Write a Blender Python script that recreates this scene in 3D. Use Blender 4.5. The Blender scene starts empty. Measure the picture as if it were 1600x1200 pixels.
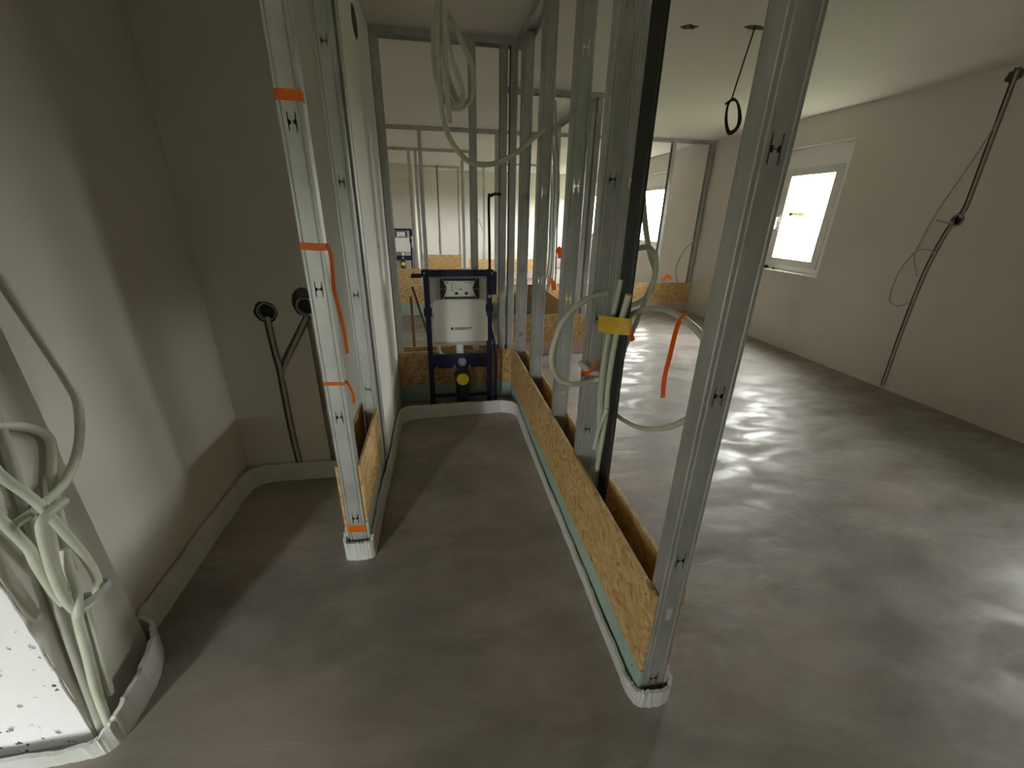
import bpy, bmesh, math, random
from mathutils import Matrix, Vector
random.seed(7)
SC = bpy.context.scene
COL = SC.collection
R = math.radians
CEIL = 2.565

# ------------------------------------------------------------------ camera
cam_data = bpy.data.cameras.new('camera')
cam_data.sensor_fit = 'HORIZONTAL'; cam_data.sensor_width = 36.0
cam_data.lens = 642.0 / 1600.0 * 36.0
cam_data.clip_start = 0.02
cam = bpy.data.objects.new('camera', cam_data); COL.objects.link(cam)
rt = Vector((0.98528109, -0.16997986, 0.01811142))
dn = Vector((-0.04850946, -0.37962168, -0.92386915))
fw = Vector((0.16391463, 0.90939223, -0.38227969))
cm = Matrix.Identity(4)
for r in range(3):
    cm[r][0] = rt[r]; cm[r][1] = -dn[r]; cm[r][2] = -fw[r]
cm[2][3] = 1.5
cam.matrix_world = cm
SC.camera = cam

# ------------------------------------------------------------------ daylight and exposure
SC.view_settings.view_transform = 'Standard'
SC.view_settings.look = 'None'
SC.view_settings.gamma = 1.0
SC.view_settings.use_curve_mapping = False
SC.view_settings.exposure = 0.15
world = bpy.data.worlds.new('overcast_sky'); SC.world = world
world.use_nodes = True
bg = world.node_tree.nodes['Background']
# overcast sky above the horizon, duller grassy ground below it
wt = world.node_tree
_tc = wt.nodes.new('ShaderNodeTexCoord'); _sp = wt.nodes.new('ShaderNodeSeparateXYZ'); _rp = wt.nodes.new('ShaderNodeValToRGB'); _mr = wt.nodes.new('ShaderNodeMapRange')
_mr.inputs['From Min'].default_value = -1.0; _mr.inputs['From Max'].default_value = 1.0
wt.links.new(_tc.outputs['Generated'], _sp.inputs[0]); wt.links.new(_sp.outputs['Z'], _mr.inputs['Value']); wt.links.new(_mr.outputs[0], _rp.inputs[0])
_e = _rp.color_ramp.elements
_e[0].position = 0.485; _e[0].color = (0.10, 0.11, 0.07, 1)
_e[1].position = 0.515; _e[1].color = (1.0, 0.985, 0.955, 1)
wt.links.new(_rp.outputs[0], bg.inputs[0])
bg.inputs[1].default_value = 70.0
SC.cycles.use_denoising = True
SC.cycles.max_bounces = 10
SC.cycles.diffuse_bounces = 8
SC.cycles.glossy_bounces = 4
SC.cycles.transparent_max_bounces = 12
SC.cycles.sample_clamp_indirect = 12.0
SC.cycles.caustics_reflective = False
SC.cycles.caustics_refractive = False

def portal(name, loc, sx, sy, direction):
    """sky portal: guides sampling of the sky through a wall opening, emits nothing itself"""
    l = bpy.data.lights.new(name, 'AREA'); l.shape = 'RECTANGLE'; l.size = sx; l.size_y = sy
    l.cycles.is_portal = True
    o = bpy.data.objects.new(name, l); COL.objects.link(o)
    o.location = loc
    o.rotation_euler = Vector(direction).to_track_quat('-Z', 'Y').to_euler()
    return o
# window openings: (y0, y1, z0, z1) in the right-hand wall
WINS = [(4.087, 5.085, 0.893, 2.27), (7.7, 9.2, 0.893, 2.27), (0.7, 1.75, 0.75, 1.40), (10.75, 12.2, 0.893, 2.27)]  # last opening is added to bring light into the far rooms
for k, (y0, y1, z0, z1) in enumerate(WINS):
    portal('sky_portal', (4.56, (y0 + y1) / 2, (z0 + z1) / 2), z1 - z0, y1 - y0, (-1, 0, 0))
DOOR = (-2.2, -1.8, 0.02, 1.7)          # glazed balcony door in the wall behind the camera
portal('sky_portal', ((DOOR[0] + DOOR[1]) / 2, -1.86, (DOOR[2] + DOOR[3]) / 2), DOOR[1] - DOOR[0], DOOR[3] - DOOR[2], (0, 1, 0))

# ------------------------------------------------------------------ materials
def new_mat(name):
    m = bpy.data.materials.new(name); m.use_nodes = True
    nt = m.node_tree
    return m, nt, nt.nodes['Principled BSDF']

def N(nt, kind, **kw):
    n = nt.nodes.new(kind)
    for k, v in kw.items():
        setattr(n, k, v)
    return n

def mat(name, col, rough=0.6, metal=0.0, var=0.0, scale=8.0, bump=0.0, bscale=60.0, spec=0.5, stretch=(1, 1, 1), rvar=0.0):
    m, nt, p = new_mat(name)
    p.inputs['Base Color'].default_value = (*col, 1)
    p.inputs['Roughness'].default_value = rough
    p.inputs['Metallic'].default_value = metal
    p.inputs['Specular IOR Level'].default_value = spec
    tc = N(nt, 'ShaderNodeTexCoord'); mp = N(nt, 'ShaderNodeMapping')
    mp.inputs['Scale'].default_value = stretch
    nt.links.new(tc.outputs['Object'], mp.inputs[0])
    if var or rvar:
        nz = N(nt, 'ShaderNodeTexNoise'); nz.inputs['Scale'].default_value = scale; nz.inputs['Detail'].default_value = 6
        nz.inputs['Roughness'].default_value = 0.6
        nt.links.new(mp.outputs[0], nz.inputs['Vector'])
        if var:
            cr = N(nt, 'ShaderNodeValToRGB')
            cr.color_ramp.elements[0].position = 0.3; cr.color_ramp.elements[1].position = 0.7
            cr.color_ramp.elements[0].color = (*[c * (1 - var) for c in col], 1)
            cr.color_ramp.elements[1].color = (*[min(1, c * (1 + var)) for c in col], 1)
            nt.links.new(nz.outputs['Fac'], cr.inputs[0]); nt.links.new(cr.outputs[0], p.inputs['Base Color'])
        if rvar:
            mr = N(nt, 'ShaderNodeMapRange')
            mr.inputs['From Min'].default_value = 0.3; mr.inputs['From Max'].default_value = 0.7
            mr.inputs['To Min'].default_value = rough - rvar; mr.inputs['To Max'].default_value = rough + rvar
            nt.links.new(nz.outputs['Fac'], mr.inputs['Value']); nt.links.new(mr.outputs[0], p.inputs['Roughness'])
    if bump:
        nb = N(nt, 'ShaderNodeTexNoise'); nb.inputs['Scale'].default_value = bscale; nb.inputs['Detail'].default_value = 4
        nt.links.new(mp.outputs[0], nb.inputs['Vector'])
        b = N(nt, 'ShaderNodeBump'); b.inputs['Strength'].default_value = bump; b.inputs['Distance'].default_value = 0.01
        nt.links.new(nb.outputs['Fac'], b.inputs['Height']); nt.links.new(b.outputs[0], p.inputs['Normal'])
    return m

def screed_mat():
    m, nt, p = new_mat('screed')
    tc = N(nt, 'ShaderNodeTexCoord')
    mp = N(nt, 'ShaderNodeMapping'); mp.inputs['Scale'].default_value = (0.8, 1.5, 1); mp.inputs['Rotation'].default_value = (0, 0, R(35))
    nt.links.new(tc.outputs['Object'], mp.inputs[0])
    a = N(nt, 'ShaderNodeTexNoise'); a.inputs['Scale'].default_value = 2.1; a.inputs['Detail'].default_value = 10; a.inputs['Roughness'].default_value = 0.68
    a.inputs['Distortion'].default_value = 0.35
    nt.links.new(mp.outputs[0], a.inputs['Vector'])
    cr = N(nt, 'ShaderNodeValToRGB'); e = cr.color_ramp.elements
    e[0].position = 0.31; e[0].color = (0.185, 0.162, 0.141, 1)
    e[1].position = 0.69; e[1].color = (0.40, 0.366, 0.332, 1)
    x = cr.color_ramp.elements.new(0.5); x.color = (0.275, 0.247, 0.221, 1)
    nt.links.new(a.outputs['Fac'], cr.inputs[0])
    # warm sandy patches
    w = N(nt, 'ShaderNodeTexNoise'); w.inputs['Scale'].default_value = 0.9; w.inputs['Detail'].default_value = 5
    nt.links.new(mp.outputs[0], w.inputs['Vector'])
    wr = N(nt, 'ShaderNodeMapRange'); wr.inputs['From Min'].default_value = 0.5; wr.inputs['From Max'].default_value = 0.68
    wr.inputs['To Max'].default_value = 0.8
    nt.links.new(w.outputs['Fac'], wr.inputs['Value'])
    mx = N(nt, 'ShaderNodeMixRGB'); mx.inputs[2].default_value = (0.42, 0.37, 0.32, 1)
    nt.links.new(wr.outputs[0], mx.inputs[0]); nt.links.new(cr.outputs[0], mx.inputs[1])
    # dark specks
    v = N(nt, 'ShaderNodeTexVoronoi'); v.inputs['Scale'].default_value = 5.0
    nt.links.new(tc.outputs['Object'], v.inputs['Vector'])
    vr = N(nt, 'ShaderNodeMapRange'); vr.inputs['From Min'].default_value = 0.015; vr.inputs['From Max'].default_value = 0.03
    vr.inputs['To Min'].default_value = 0.55; vr.inputs['To Max'].default_value = 1.0
    nt.links.new(v.outputs['Distance'], vr.inputs['Value'])
    ml = N(nt, 'ShaderNodeMixRGB', blend_type='MULTIPLY'); ml.inputs[0].default_value = 1
    nt.links.new(mx.outputs[0], ml.inputs[1]); nt.links.new(vr.outputs[0], ml.inputs[2])
    nt.links.new(ml.outputs[0], p.inputs['Base Color'])
    rr = N(nt, 'ShaderNodeTexNoise'); rr.inputs['Scale'].default_value = 4.2; rr.inputs['Detail'].default_value = 9; rr.inputs['Distortion'].default_value = 0.6
    nt.links.new(mp.outputs[0], rr.inputs['Vector'])
    rm = N(nt, 'ShaderNodeMapRange'); rm.inputs['From Min'].default_value = 0.38; rm.inputs['From Max'].default_value = 0.62
    rm.inputs['To Min'].default_value = 0.36; rm.inputs['To Max'].default_value = 0.66
    nt.links.new(rr.outputs['Fac'], rm.inputs['Value']); nt.links.new(rm.outputs[0], p.inputs['Roughness'])
    p.inputs['Specular IOR Level'].default_value = 0.55
    b = N(nt, 'ShaderNodeBump'); b.inputs['Strength'].default_value = 0.4; b.inputs['Distance'].default_value = 0.012
    nt.links.new(rr.outputs['Fac'], b.inputs['Height']); nt.links.new(b.outputs[0], p.inputs['Normal'])
    return m

def osb_mat():
    m, nt, p = new_mat('osb_strands')
    tc = N(nt, 'ShaderNodeTexCoord')
    outs = []
    for rot, sc in ((18, (16, 40, 55)), (-27, (20, 40, 60)), (62, (22, 40, 70))):
        mp = N(nt, 'ShaderNodeMapping'); mp.inputs['Rotation'].default_value = (0, R(rot), 0); mp.inputs['Scale'].default_value = sc
        # rotate first, then stretch
        mp2 = N(nt, 'ShaderNodeMapping'); mp2.inputs['Scale'].default_value = sc
        mp.inputs['Scale'].default_value = (1, 1, 1)
        nt.links.new(tc.outputs['Object'], mp.inputs[0]); nt.links.new(mp.outputs[0], mp2.inputs[0])
        v = N(nt, 'ShaderNodeTexVoronoi'); v.inputs['Scale'].default_value = 1.0
        nt.links.new(mp2.outputs[0], v.inputs['Vector'])
        s = N(nt, 'ShaderNodeSeparateColor'); nt.links.new(v.outputs['Color'], s.inputs[0])
        outs.append((s, v))
    pick = N(nt, 'ShaderNodeTexNoise'); pick.inputs['Scale'].default_value = 14; nt.links.new(tc.outputs['Object'], pick.inputs['Vector'])
    g1 = N(nt, 'ShaderNodeMath', operation='GREATER_THAN'); g1.inputs[1].default_value = 0.5; nt.links.new(pick.outputs['Fac'], g1.inputs[0])
    m1 = N(nt, 'ShaderNodeMixRGB'); nt.links.new(g1.outputs[0], m1.inputs[0])
    nt.links.new(outs[0][0].outputs[0], m1.inputs[1]); nt.links.new(outs[1][0].outputs[0], m1.inputs[2])
    g2 = N(nt, 'ShaderNodeMath', operation='GREATER_THAN'); g2.inputs[1].default_value = 0.66; nt.links.new(outs[0][0].outputs[1], g2.inputs[0])
    m2 = N(nt, 'ShaderNodeMixRGB'); nt.links.new(g2.outputs[0], m2.inputs[0])
    nt.links.new(m1.outputs[0], m2.inputs[1]); nt.links.new(outs[2][0].outputs[0], m2.inputs[2])
    cr = N(nt, 'ShaderNodeValToRGB'); e = cr.color_ramp.elements
    e[0].position = 0.0; e[0].color = (0.36, 0.20, 0.07, 1)
    e[1].position = 1.0; e[1].color = (0.74, 0.53, 0.26, 1)
    x = e.new(0.12); x.color = (0.52, 0.32, 0.125, 1)
    x = e.new(0.6); x.color = (0.64, 0.425, 0.18, 1)
    nt.links.new(m2.outputs[0], cr.inputs[0])
    nt.links.new(cr.outputs[0], p.inputs['Base Color'])
    p.inputs['Roughness'].default_value = 0.55
    b = N(nt, 'ShaderNodeBump'); b.inputs['Strength'].default_value = 0.25; b.inputs['Distance'].default_value = 0.004
    nt.links.new(m2.outputs[0], b.inputs['Height']); nt.links.new(b.outputs[0], p.inputs['Normal'])
    return m

def steel_mat():
    m, nt, p = new_mat('galvanised_steel')
    tc = N(nt, 'ShaderNodeTexCoord')
    mp = N(nt, 'ShaderNodeMapping'); mp.inputs['Scale'].default_value = (1, 1, 0.45)
    nt.links.new(tc.outputs['Object'], mp.inputs[0])
    a = N(nt, 'ShaderNodeTexNoise'); a.inputs['Scale'].default_value = 9; a.inputs['Detail'].default_value = 7; a.inputs['Roughness'].default_value = 0.65
    nt.links.new(mp.outputs[0], a.inputs['Vector'])
    cr = N(nt, 'ShaderNodeValToRGB'); e = cr.color_ramp.elements
    e[0].position = 0.33; e[0].color = (0.40, 0.415, 0.405, 1)
    e[1].position = 0.68; e[1].color = (0.60, 0.615, 0.60, 1)
    nt.links.new(a.outputs['Fac'], cr.inputs[0]); nt.links.new(cr.outputs[0], p.inputs['Base Color'])
    p.inputs['Metallic'].default_value = 0.5
    mr = N(nt, 'ShaderNodeMapRange'); mr.inputs['To Min'].default_value = 0.36; mr.inputs['To Max'].default_value = 0.58
    mr.inputs['From Min'].default_value = 0.3; mr.inputs['From Max'].default_value = 0.7
    nt.links.new(a.outputs['Fac'], mr.inputs['Value']); nt.links.new(mr.outputs[0], p.inputs['Roughness'])
    return m

def speckle_mat():
    """raw white plaster edge with dark flaked spots"""
    m, nt, p = new_mat('flaked_plaster')
    tc = N(nt, 'ShaderNodeTexCoord')
    v = N(nt, 'ShaderNodeTexNoise'); v.inputs['Scale'].default_value = 32; v.inputs['Detail'].default_value = 3
    nt.links.new(tc.outputs['Object'], v.inputs['Vector'])
    vr = N(nt, 'ShaderNodeMapRange'); vr.inputs['From Min'].default_value = 0.61; vr.inputs['From Max'].default_value = 0.635
    nt.links.new(v.outputs['Fac'], vr.inputs['Value'])
    cl_ = N(nt, 'ShaderNodeTexNoise'); cl_.inputs['Scale'].default_value = 7; nt.links.new(tc.outputs['Object'], cl_.inputs['Vector'])
    cm_ = N(nt, 'ShaderNodeMapRange'); cm_.inputs['From Min'].default_value = 0.48; cm_.inputs['From Max'].default_value = 0.56
    nt.links.new(cl_.outputs['Fac'], cm_.inputs['Value'])
    mu_ = N(nt, 'ShaderNodeMath', operation='MULTIPLY'); nt.links.new(vr.outputs[0], mu_.inputs[0]); nt.links.new(cm_.outputs[0], mu_.inputs[1])
    mx = N(nt, 'ShaderNodeMixRGB'); mx.inputs[1].default_value = (0.90, 0.91, 0.93, 1); mx.inputs[2].default_value = (0.06, 0.06, 0.06, 1)
    nt.links.new(mu_.outputs[0], mx.inputs[0]); nt.links.new(mx.outputs[0], p.inputs['Base Color'])
    p.inputs['Roughness'].default_value = 0.85
    b = N(nt, 'ShaderNodeBump'); b.inputs['Strength'].default_value = 0.5; b.inputs['Distance'].default_value = 0.01
    nt.links.new(v.outputs['Fac'], b.inputs['Height']); nt.links.new(b.outputs[0], p.inputs['Normal'])
    return m

def glass_mat():
    m = bpy.data.materials.new('window_glass'); m.use_nodes = True
    nt = m.node_tree; nt.nodes.clear()
    o = nt.nodes.new('ShaderNodeOutputMaterial'); t = nt.nodes.new('ShaderNodeBsdfTransparent'); g = nt.nodes.new('ShaderNodeBsdfGlossy')
    t.inputs[0].default_value = (0.96, 0.98, 0.97, 1); g.inputs['Roughness'].default_value = 0.02
    mx = nt.nodes.new('ShaderNodeMixShader'); mx.inputs[0].default_value = 0.05
    nt.links.new(t.outputs[0], mx.inputs[1]); nt.links.new(g.outputs[0], mx.inputs[2]); nt.links.new(mx.outputs[0], o.inputs[0])
    return m

def film_mat(name, col, k):
    """thin plastic film: part of the light passes through it"""
    m, nt, p = new_mat(name)
    p.inputs['Base Color'].default_value = (*col, 1); p.inputs['Roughness'].default_value = 0.4
    t = nt.nodes.new('ShaderNodeBsdfTranslucent'); t.inputs[0].default_value = (*col, 1)
    mx = nt.nodes.new('ShaderNodeMixShader'); mx.inputs[0].default_value = k
    o = nt.nodes['Material Output']
    nt.links.new(p.outputs[0], mx.inputs[1]); nt.links.new(t.outputs[0], mx.inputs[2]); nt.links.new(mx.outputs[0], o.inputs[0])
    return m
def dense_film(name, col):
    m, nt, p = new_mat(name)
    t = nt.nodes.new('ShaderNodeBsdfTransparent'); t.inputs[0].default_value = (*col, 1)
    nt.links.new(t.outputs[0], nt.nodes['Material Output'].inputs[0])
    return m

M = {
    'screed': screed_mat(), 'osb': osb_mat(), 'steel': steel_mat(), 'speckle': speckle_mat(), 'glass': glass_mat(),
    'plaster': mat('white_plaster', (0.64, 0.612, 0.565), 0.8, var=0.05, scale=1.3, bump=0.12, bscale=35),
    'ceiling': mat('ceiling_plaster', (0.60, 0.57, 0.51), 0.7, var=0.03, scale=0.8, bump=0.10, bscale=5),
    'raw': mat('raw_masonry', (0.27, 0.25, 0.21), 0.95, var=0.3, scale=30, bump=0.6),
    'green_board': mat('green_plasterboard', (0.37, 0.50, 0.43), 0.75, var=0.08, scale=5, bump=0.1),
    'pink_board': mat('pink_plasterboard', (0.62, 0.46, 0.46), 0.75, var=0.06, scale=5, bump=0.1),
    'foam': mat('white_foam', (0.66, 0.67, 0.64), 0.55, var=0.08, scale=9, bump=0.25, bscale=25),
    'conduit': mat('pale_green_conduit', (0.60, 0.63, 0.51), 0.5, var=0.10, scale=14, bump=0.1, bscale=120),
    'conduit_grey': mat('grey_cable', (0.43, 0.44, 0.385), 0.55, var=0.1, scale=14),
    'black_steel': mat('black_coated_steel', (0.022, 0.022, 0.021), 0.5, var=0.15),
    'black': mat('black_plastic', (0.018, 0.018, 0.02), 0.45),
    'orange': film_mat('orange_tape', (1.0, 0.27, 0.012), 0.45),
    'yellow_tape': mat('yellow_tape', (0.72, 0.47, 0.03), 0.4, var=0.2, scale=25),
    'blue': mat('blue_enamel', (0.008, 0.011, 0.055), 0.4),
    'tank': mat('white_tank_plastic', (0.84, 0.84, 0.79), 0.4),
    'tank_foam': mat('grey_tank_insulation', (0.52, 0.51, 0.47), 0.7, var=0.06, scale=10),
    'chrome': mat('dull_metal', (0.55, 0.56, 0.56), 0.3, metal=0.9),
    'yellow_cap': mat('yellow_cap', (0.85, 0.68, 0.03), 0.4),
    'frame_white': mat('white_window_frame', (0.86, 0.86, 0.84), 0.35),
    'frame_backlit': mat('backlit_window_sash', (0.70, 0.70, 0.68), 0.35),  # sash tone lowered: its backlit shade is put into the colour
    'print_dark': mat('dark_print', (0.02, 0.022, 0.05), 0.5),
    'print_blue': mat('blue_print', (0.01, 0.03, 0.30), 0.5),
    'print_grey': mat('grey_print', (0.22, 0.22, 0.21), 0.6),
    'wood': mat('brown_wood', (0.23, 0.14, 0.07), 0.6, var=0.2, scale=10, stretch=(1, 1, 0.1)),
    'red': mat('red_mark', (0.40, 0.06, 0.05), 0.6),
    'dust': mat('dark_rubble', (0.03, 0.028, 0.025), 0.9),
    'sticker': dense_film('yellow_sticker', (0.14, 0.132, 0.07)),
    'label_white': mat('faded_label', (0.5, 0.51, 0.51), 0.6, var=0.15, scale=60),
}

# ------------------------------------------------------------------ mesh helpers
class MB:
    """collects primitives into one mesh"""
    def __init__(s):
        s.v = []; s.f = []; s.sm = []
    def add(s, verts, faces, smooth=False):
        o = len(s.v); s.v += [tuple(p) for p in verts]
        for f in faces:
            s.f.append(tuple(i + o for i in f)); s.sm.append(smooth)
        return s
    def box(s, x0, x1, y0, y1, z0, z1, bev=0.0):
        if bev <= 0:
            vs = [(x, y, z) for x in (x0, x1) for y in (y0, y1) for z in (z0, z1)]
            return s.add(vs, [(0, 1, 3, 2), (4, 6, 7, 5), (0, 4, 5, 1), (2, 3, 7, 6), (0, 2, 6, 4), (1, 5, 7, 3)])
        bm = bmesh.new(); bmesh.ops.create_cube(bm, size=1)
        for v in bm.verts:
            v.co = Vector(((x0 + x1) / 2 + v.co.x * (x1 - x0), (y0 + y1) / 2 + v.co.y * (y1 - y0), (z0 + z1) / 2 + v.co.z * (z1 - z0)))
        bmesh.ops.bevel(bm, geom=list(bm.edges), offset=bev, segments=2, affect='EDGES', profile=0.5)
        bm.verts.index_update()
        s.add([v.co[:] for v in bm.verts], [[v.index for v in f.verts] for f in bm.faces]); bm.free()
        return s
    def cyl(s, c, axis, r0, r1, length, n=20, cap=True):
        ax = Vector(axis).normalized(); a = ax.orthogonal().normalized(); b = ax.cross(a)
        c = Vector(c); vs = []
        for k, (d, r) in enumerate(((0, r0), (length, r1))):
            for i in range(n):
                t = 2 * math.pi * i / n
                vs.append(c + ax * d + (a * math.cos(t) + b * math.sin(t)) * r)
        fs = [(i, (i + 1) % n, n + (i + 1) % n, n + i) for i in range(n)]
        s.add(vs, fs, True)
        if cap:
            s.add(vs[:n], [tuple(range(n))[::-1]]); s.add(vs[n:], [tuple(range(n))])
        return s
    def ring(s, c, axis, ro, ri, length, n=24):
        ax = Vector(axis).normalized(); a = ax.orthogonal().normalized(); b = ax.cross(a); c = Vector(c); vs = []
        for d in (0, length):
            for r in (ro, ri):
                for i in range(n):
                    t = 2 * math.pi * i / n
                    vs.append(c + ax * d + (a * math.cos(t) + b * math.sin(t)) * r)
        fs = []
        for i in range(n):
            j = (i + 1) % n
            fs += [(i, j, 2 * n + j, 2 * n + i), (n + j, n + i, 3 * n + i, 3 * n + j), (2 * n + i, 2 * n + j, 3 * n + j, 3 * n + i), (j, i, n + i, n + j)]
        return s.add(vs, fs)
    def prism(s, poly, y0, y1):
        """polygon in xz, extruded along y"""
        n = len(poly)
        vs = [(x, y0, z) for x, z in poly] + [(x, y1, z) for x, z in poly]
        fs = [tuple(range(n)), tuple(range(2 * n - 1, n - 1, -1))] + [(i, n + i, n + (i + 1) % n, (i + 1) % n) for i in range(n)]
        return s.add(vs, fs)
    def build(s, name, m, parent=None, flat=False):
        me = bpy.data.meshes.new(name); me.from_pydata(s.v, [], s.f)
        me.update()
        bm = bmesh.new(); bm.from_mesh(me); bmesh.ops.recalc_face_normals(bm, faces=bm.faces); bm.to_mesh(me); bm.free()
        if not flat:
            for p, q in zip(me.polygons, s.sm):
                p.use_smooth = q
        mm = M[m] if isinstance(m, str) else m
        me.materials.append(mm)
        o = bpy.data.objects.new(name, me); COL.objects.link(o)
        if parent: o.parent = parent
        return o

def tag(o, label, cat, group=None):
    o['label'] = label; o['category'] = cat
    if group: o['group'] = group
    return o

def struct(o, label=None):
    o['kind'] = 'structure'
    if label: o['label'] = label
    return o

def empty(name, loc, rz=0.0):
    o = bpy.data.objects.new(name, None); COL.objects.link(o)
    o.location = loc; o.rotation_euler = (0, 0, rz); o.empty_display_size = 0.1
    return o

def smooth_path(pts, per=6):
    P = [Vector(p) for p in pts]
    if len(P) < 3:
        return [P[0].lerp(P[1], t / per) for t in range(per + 1)]
    out = []
    for i in range(len(P) - 1):
        p0 = P[max(i - 1, 0)]; p1 = P[i]; p2 = P[i + 1]; p3 = P[min(i + 2, len(P) - 1)]
        for k in range(per):
            t = k / per
            out.append(0.5 * ((2 * p1) + (p2 - p0) * t + (2 * p0 - 5 * p1 + 4 * p2 - p3) * t * t + (3 * p1 - p0 - 3 * p2 + p3) * t ** 3))
    out.append(P[-1])
    return out

def tube_mb(pts, r, n=10, per=6, hollow=0.0):
    P = smooth_path(pts, per)
    mb = MB(); vs = []
    T = []
    for i in range(len(P)):
        a = P[max(i - 1, 0)]; b = P[min(i + 1, len(P) - 1)]
        T.append((b - a).normalized())
    u = T[0].orthogonal().normalized()
    for i, p in enumerate(P):
        if i:
            q = T[i - 1].rotation_difference(T[i]); u = (q @ u).normalized()
        w = T[i].cross(u).normalized()
        for k in range(n):
            t = 2 * math.pi * k / n
            vs.append(p + (u * math.cos(t) + w * math.sin(t)) * r)
    fs = []
    L = len(P)
    for i in range(L - 1):
        for k in range(n):
            fs.append((i * n + k, i * n + (k + 1) % n, (i + 1) * n + (k + 1) % n, (i + 1) * n + k))
    mb.add(vs, fs, True)
    mb.add(vs[:n], [tuple(range(n))[::-1]]); mb.add(vs[-n:], [tuple(range(n))])
    return mb

def strip_mb(pts, wdir, width, thick, per=4, smooth=True):
    """flat band swept along pts; wdir = direction of its width (vector or list)"""
    P = smooth_path(pts, per) if smooth else [Vector(p) for p in pts]
    vs = []; L = len(P)
    for i, p in enumerate(P):
        t = (P[min(i + 1, L - 1)] - P[max(i - 1, 0)]).normalized()
        w = Vector(wdir); w = (w - t * w.dot(t)).normalized()
        nrm = t.cross(w).normalized()
        for a, b in ((-1, -1), (1, -1), (1, 1), (-1, 1)):
            vs.append(p + w * (a * width / 2) + nrm * (b * thick / 2))
    fs = [(0, 3, 2, 1), tuple((L - 1) * 4 + k for k in range(4))]
    for i in range(L - 1):
        for k in range(4):
            fs.append((i * 4 + k, i * 4 + (k + 1) % 4, (i + 1) * 4 + (k + 1) % 4, (i + 1) * 4 + k))
    return MB().add(vs, fs)

def wall_cells(axis, a, b, us, zs, holes):
    """manifold wall slab: thickness a..b along axis ('x' or 'y'), cell grid us x zs, holes = set of (u0,u1,z0,z1)"""
    us = sorted(set(us)); zs = sorted(set(zs))
    def solid(i, j):
        if i < 0 or j < 0 or i >= len(us) - 1 or j >= len(zs) - 1: return False
        uc = (us[i] + us[i + 1]) / 2; zc = (zs[j] + zs[j + 1]) / 2
        return not any(h[0] < uc < h[1] and h[2] < zc < h[3] for h in holes)
    idx = {}; mb = MB()
    def vid(t, u, z):
        k = (t, u, z)
        if k not in idx:
            idx[k] = len(mb.v); mb.v.append((t, u, z) if axis == 'x' else (u, t, z))
        return idx[k]
    def face(*vv): mb.f.append(vv); mb.sm.append(False)
    for i in range(len(us) - 1):
        for j in range(len(zs) - 1):
            if not solid(i, j): continue
            u0, u1, z0, z1 = us[i], us[i + 1], zs[j], zs[j + 1]
            face(vid(a, u0, z0), vid(a, u1, z0), vid(a, u1, z1), vid(a, u0, z1))
            face(vid(b, u0, z1), vid(b, u1, z1), vid(b, u1, z0), vid(b, u0, z0))
            for di, dj, p, q in ((-1, 0, (u0, z0), (u0, z1)), (1, 0, (u1, z1), (u1, z0)), (0, -1, (u1, z0), (u0, z0)), (0, 1, (u0, z1), (u1, z1))):
                if not solid(i + di, j + dj):
                    face(vid(a, *p), vid(a, *q), vid(b, *q), vid(b, *p))
    return mb

def carve(o, cutters):
    """cut the given MB shapes out of mesh object o (cut faces get the raw masonry material)"""
    o.data.materials.append(M['raw'])
    for mb in cutters:
        c = mb.build('cutter', 'raw')
        md = o.modifiers.new('cut', 'BOOLEAN'); md.operation = 'DIFFERENCE'; md.object = c; md.solver = 'EXACT'; md.material_mode = 'TRANSFER'
        bpy.context.view_layer.update()
        dg = bpy.context.evaluated_depsgraph_get()
        me = bpy.data.meshes.new_from_object(o.evaluated_get(dg))
        o.modifiers.clear(); o.data = me
        bpy.data.objects.remove(c)
    return o

def wobbly_disc(c, axis, rx, depth, n=18, amp=0.12, squash=(1, 1)):
    """irregular stub cylinder used to carve holes"""
    ax = Vector(axis).normalized()
    a = Vector((0, 0, 1)) if abs(ax.z) < 0.9 else Vector((1, 0, 0))
    b = ax.cross(a); c = Vector(c); prof = [1 + random.uniform(-amp, amp) for _ in range(n)]
    vs = []
    for d in (-0.02, depth):
        for i in range(n):
            t = 2 * math.pi * i / n
            vs.append(c + ax * d + (a * math.cos(t) * squash[0] + b * math.sin(t) * squash[1]) * rx * prof[i])
    fs = [(i, (i + 1) % n, n + (i + 1) % n, n + i) for i in range(n)] + [tuple(range(n))[::-1], tuple(range(n, 2 * n))]
    return MB().add(vs, fs)

# ------------------------------------------------------------------ the shell
FAR = 12.6
fl = struct(MB().box(-3.1, 4.6, -2.0, FAR + 0.3, -0.2, 0.0).build('floor', 'screed'))
cl = struct(MB().box(-3.1, 4.6, -2.0, FAR + 0.3, CEIL, CEIL + 0.25).build('ceiling', 'ceiling'))
carve(cl, [wobbly_disc((1.565, 2.9, CEIL), (0, 0, 1), 0.052, 0.12, amp=0.25, squash=(1.1, 0.75)),
           wobbly_disc((1.955, 2.82, CEIL), (0, 0, 1), 0.055, 0.12, amp=0.15, squash=(1.35, 0.6))])
us = [-2.0, FAR + 0.3]; zs = [-0.02, CEIL + 0.02]
for w in WINS:
    us += [w[0], w[1]]; zs += [w[2], w[3]]
wr = struct(wall_cells('x', 4.2, 4.58, us, zs, WINS).build('wall_right', 'plaster'))
chase_r = [(2.945, 2.533), (2.937, 2.226), (2.928, 1.895), (2.922, 1.607), (2.963, 1.514), (3.002, 1.343), (3.032, 1.031), (3.031, 0.525), (3.014, 0.02)]
carve(wr, [strip_mb([(4.2, y, z) for y, z in chase_r], (0, 1, 0), 0.042, 0.036, per=3),
           wobbly_disc((4.2, 2.945, 1.52), (1, 0, 0), 0.05, 0.05, amp=0.08),
           wobbly_disc((4.2, 2.945, 2.50), (1, 0, 0), 0.05, 0.05, amp=0.25)])
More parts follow.
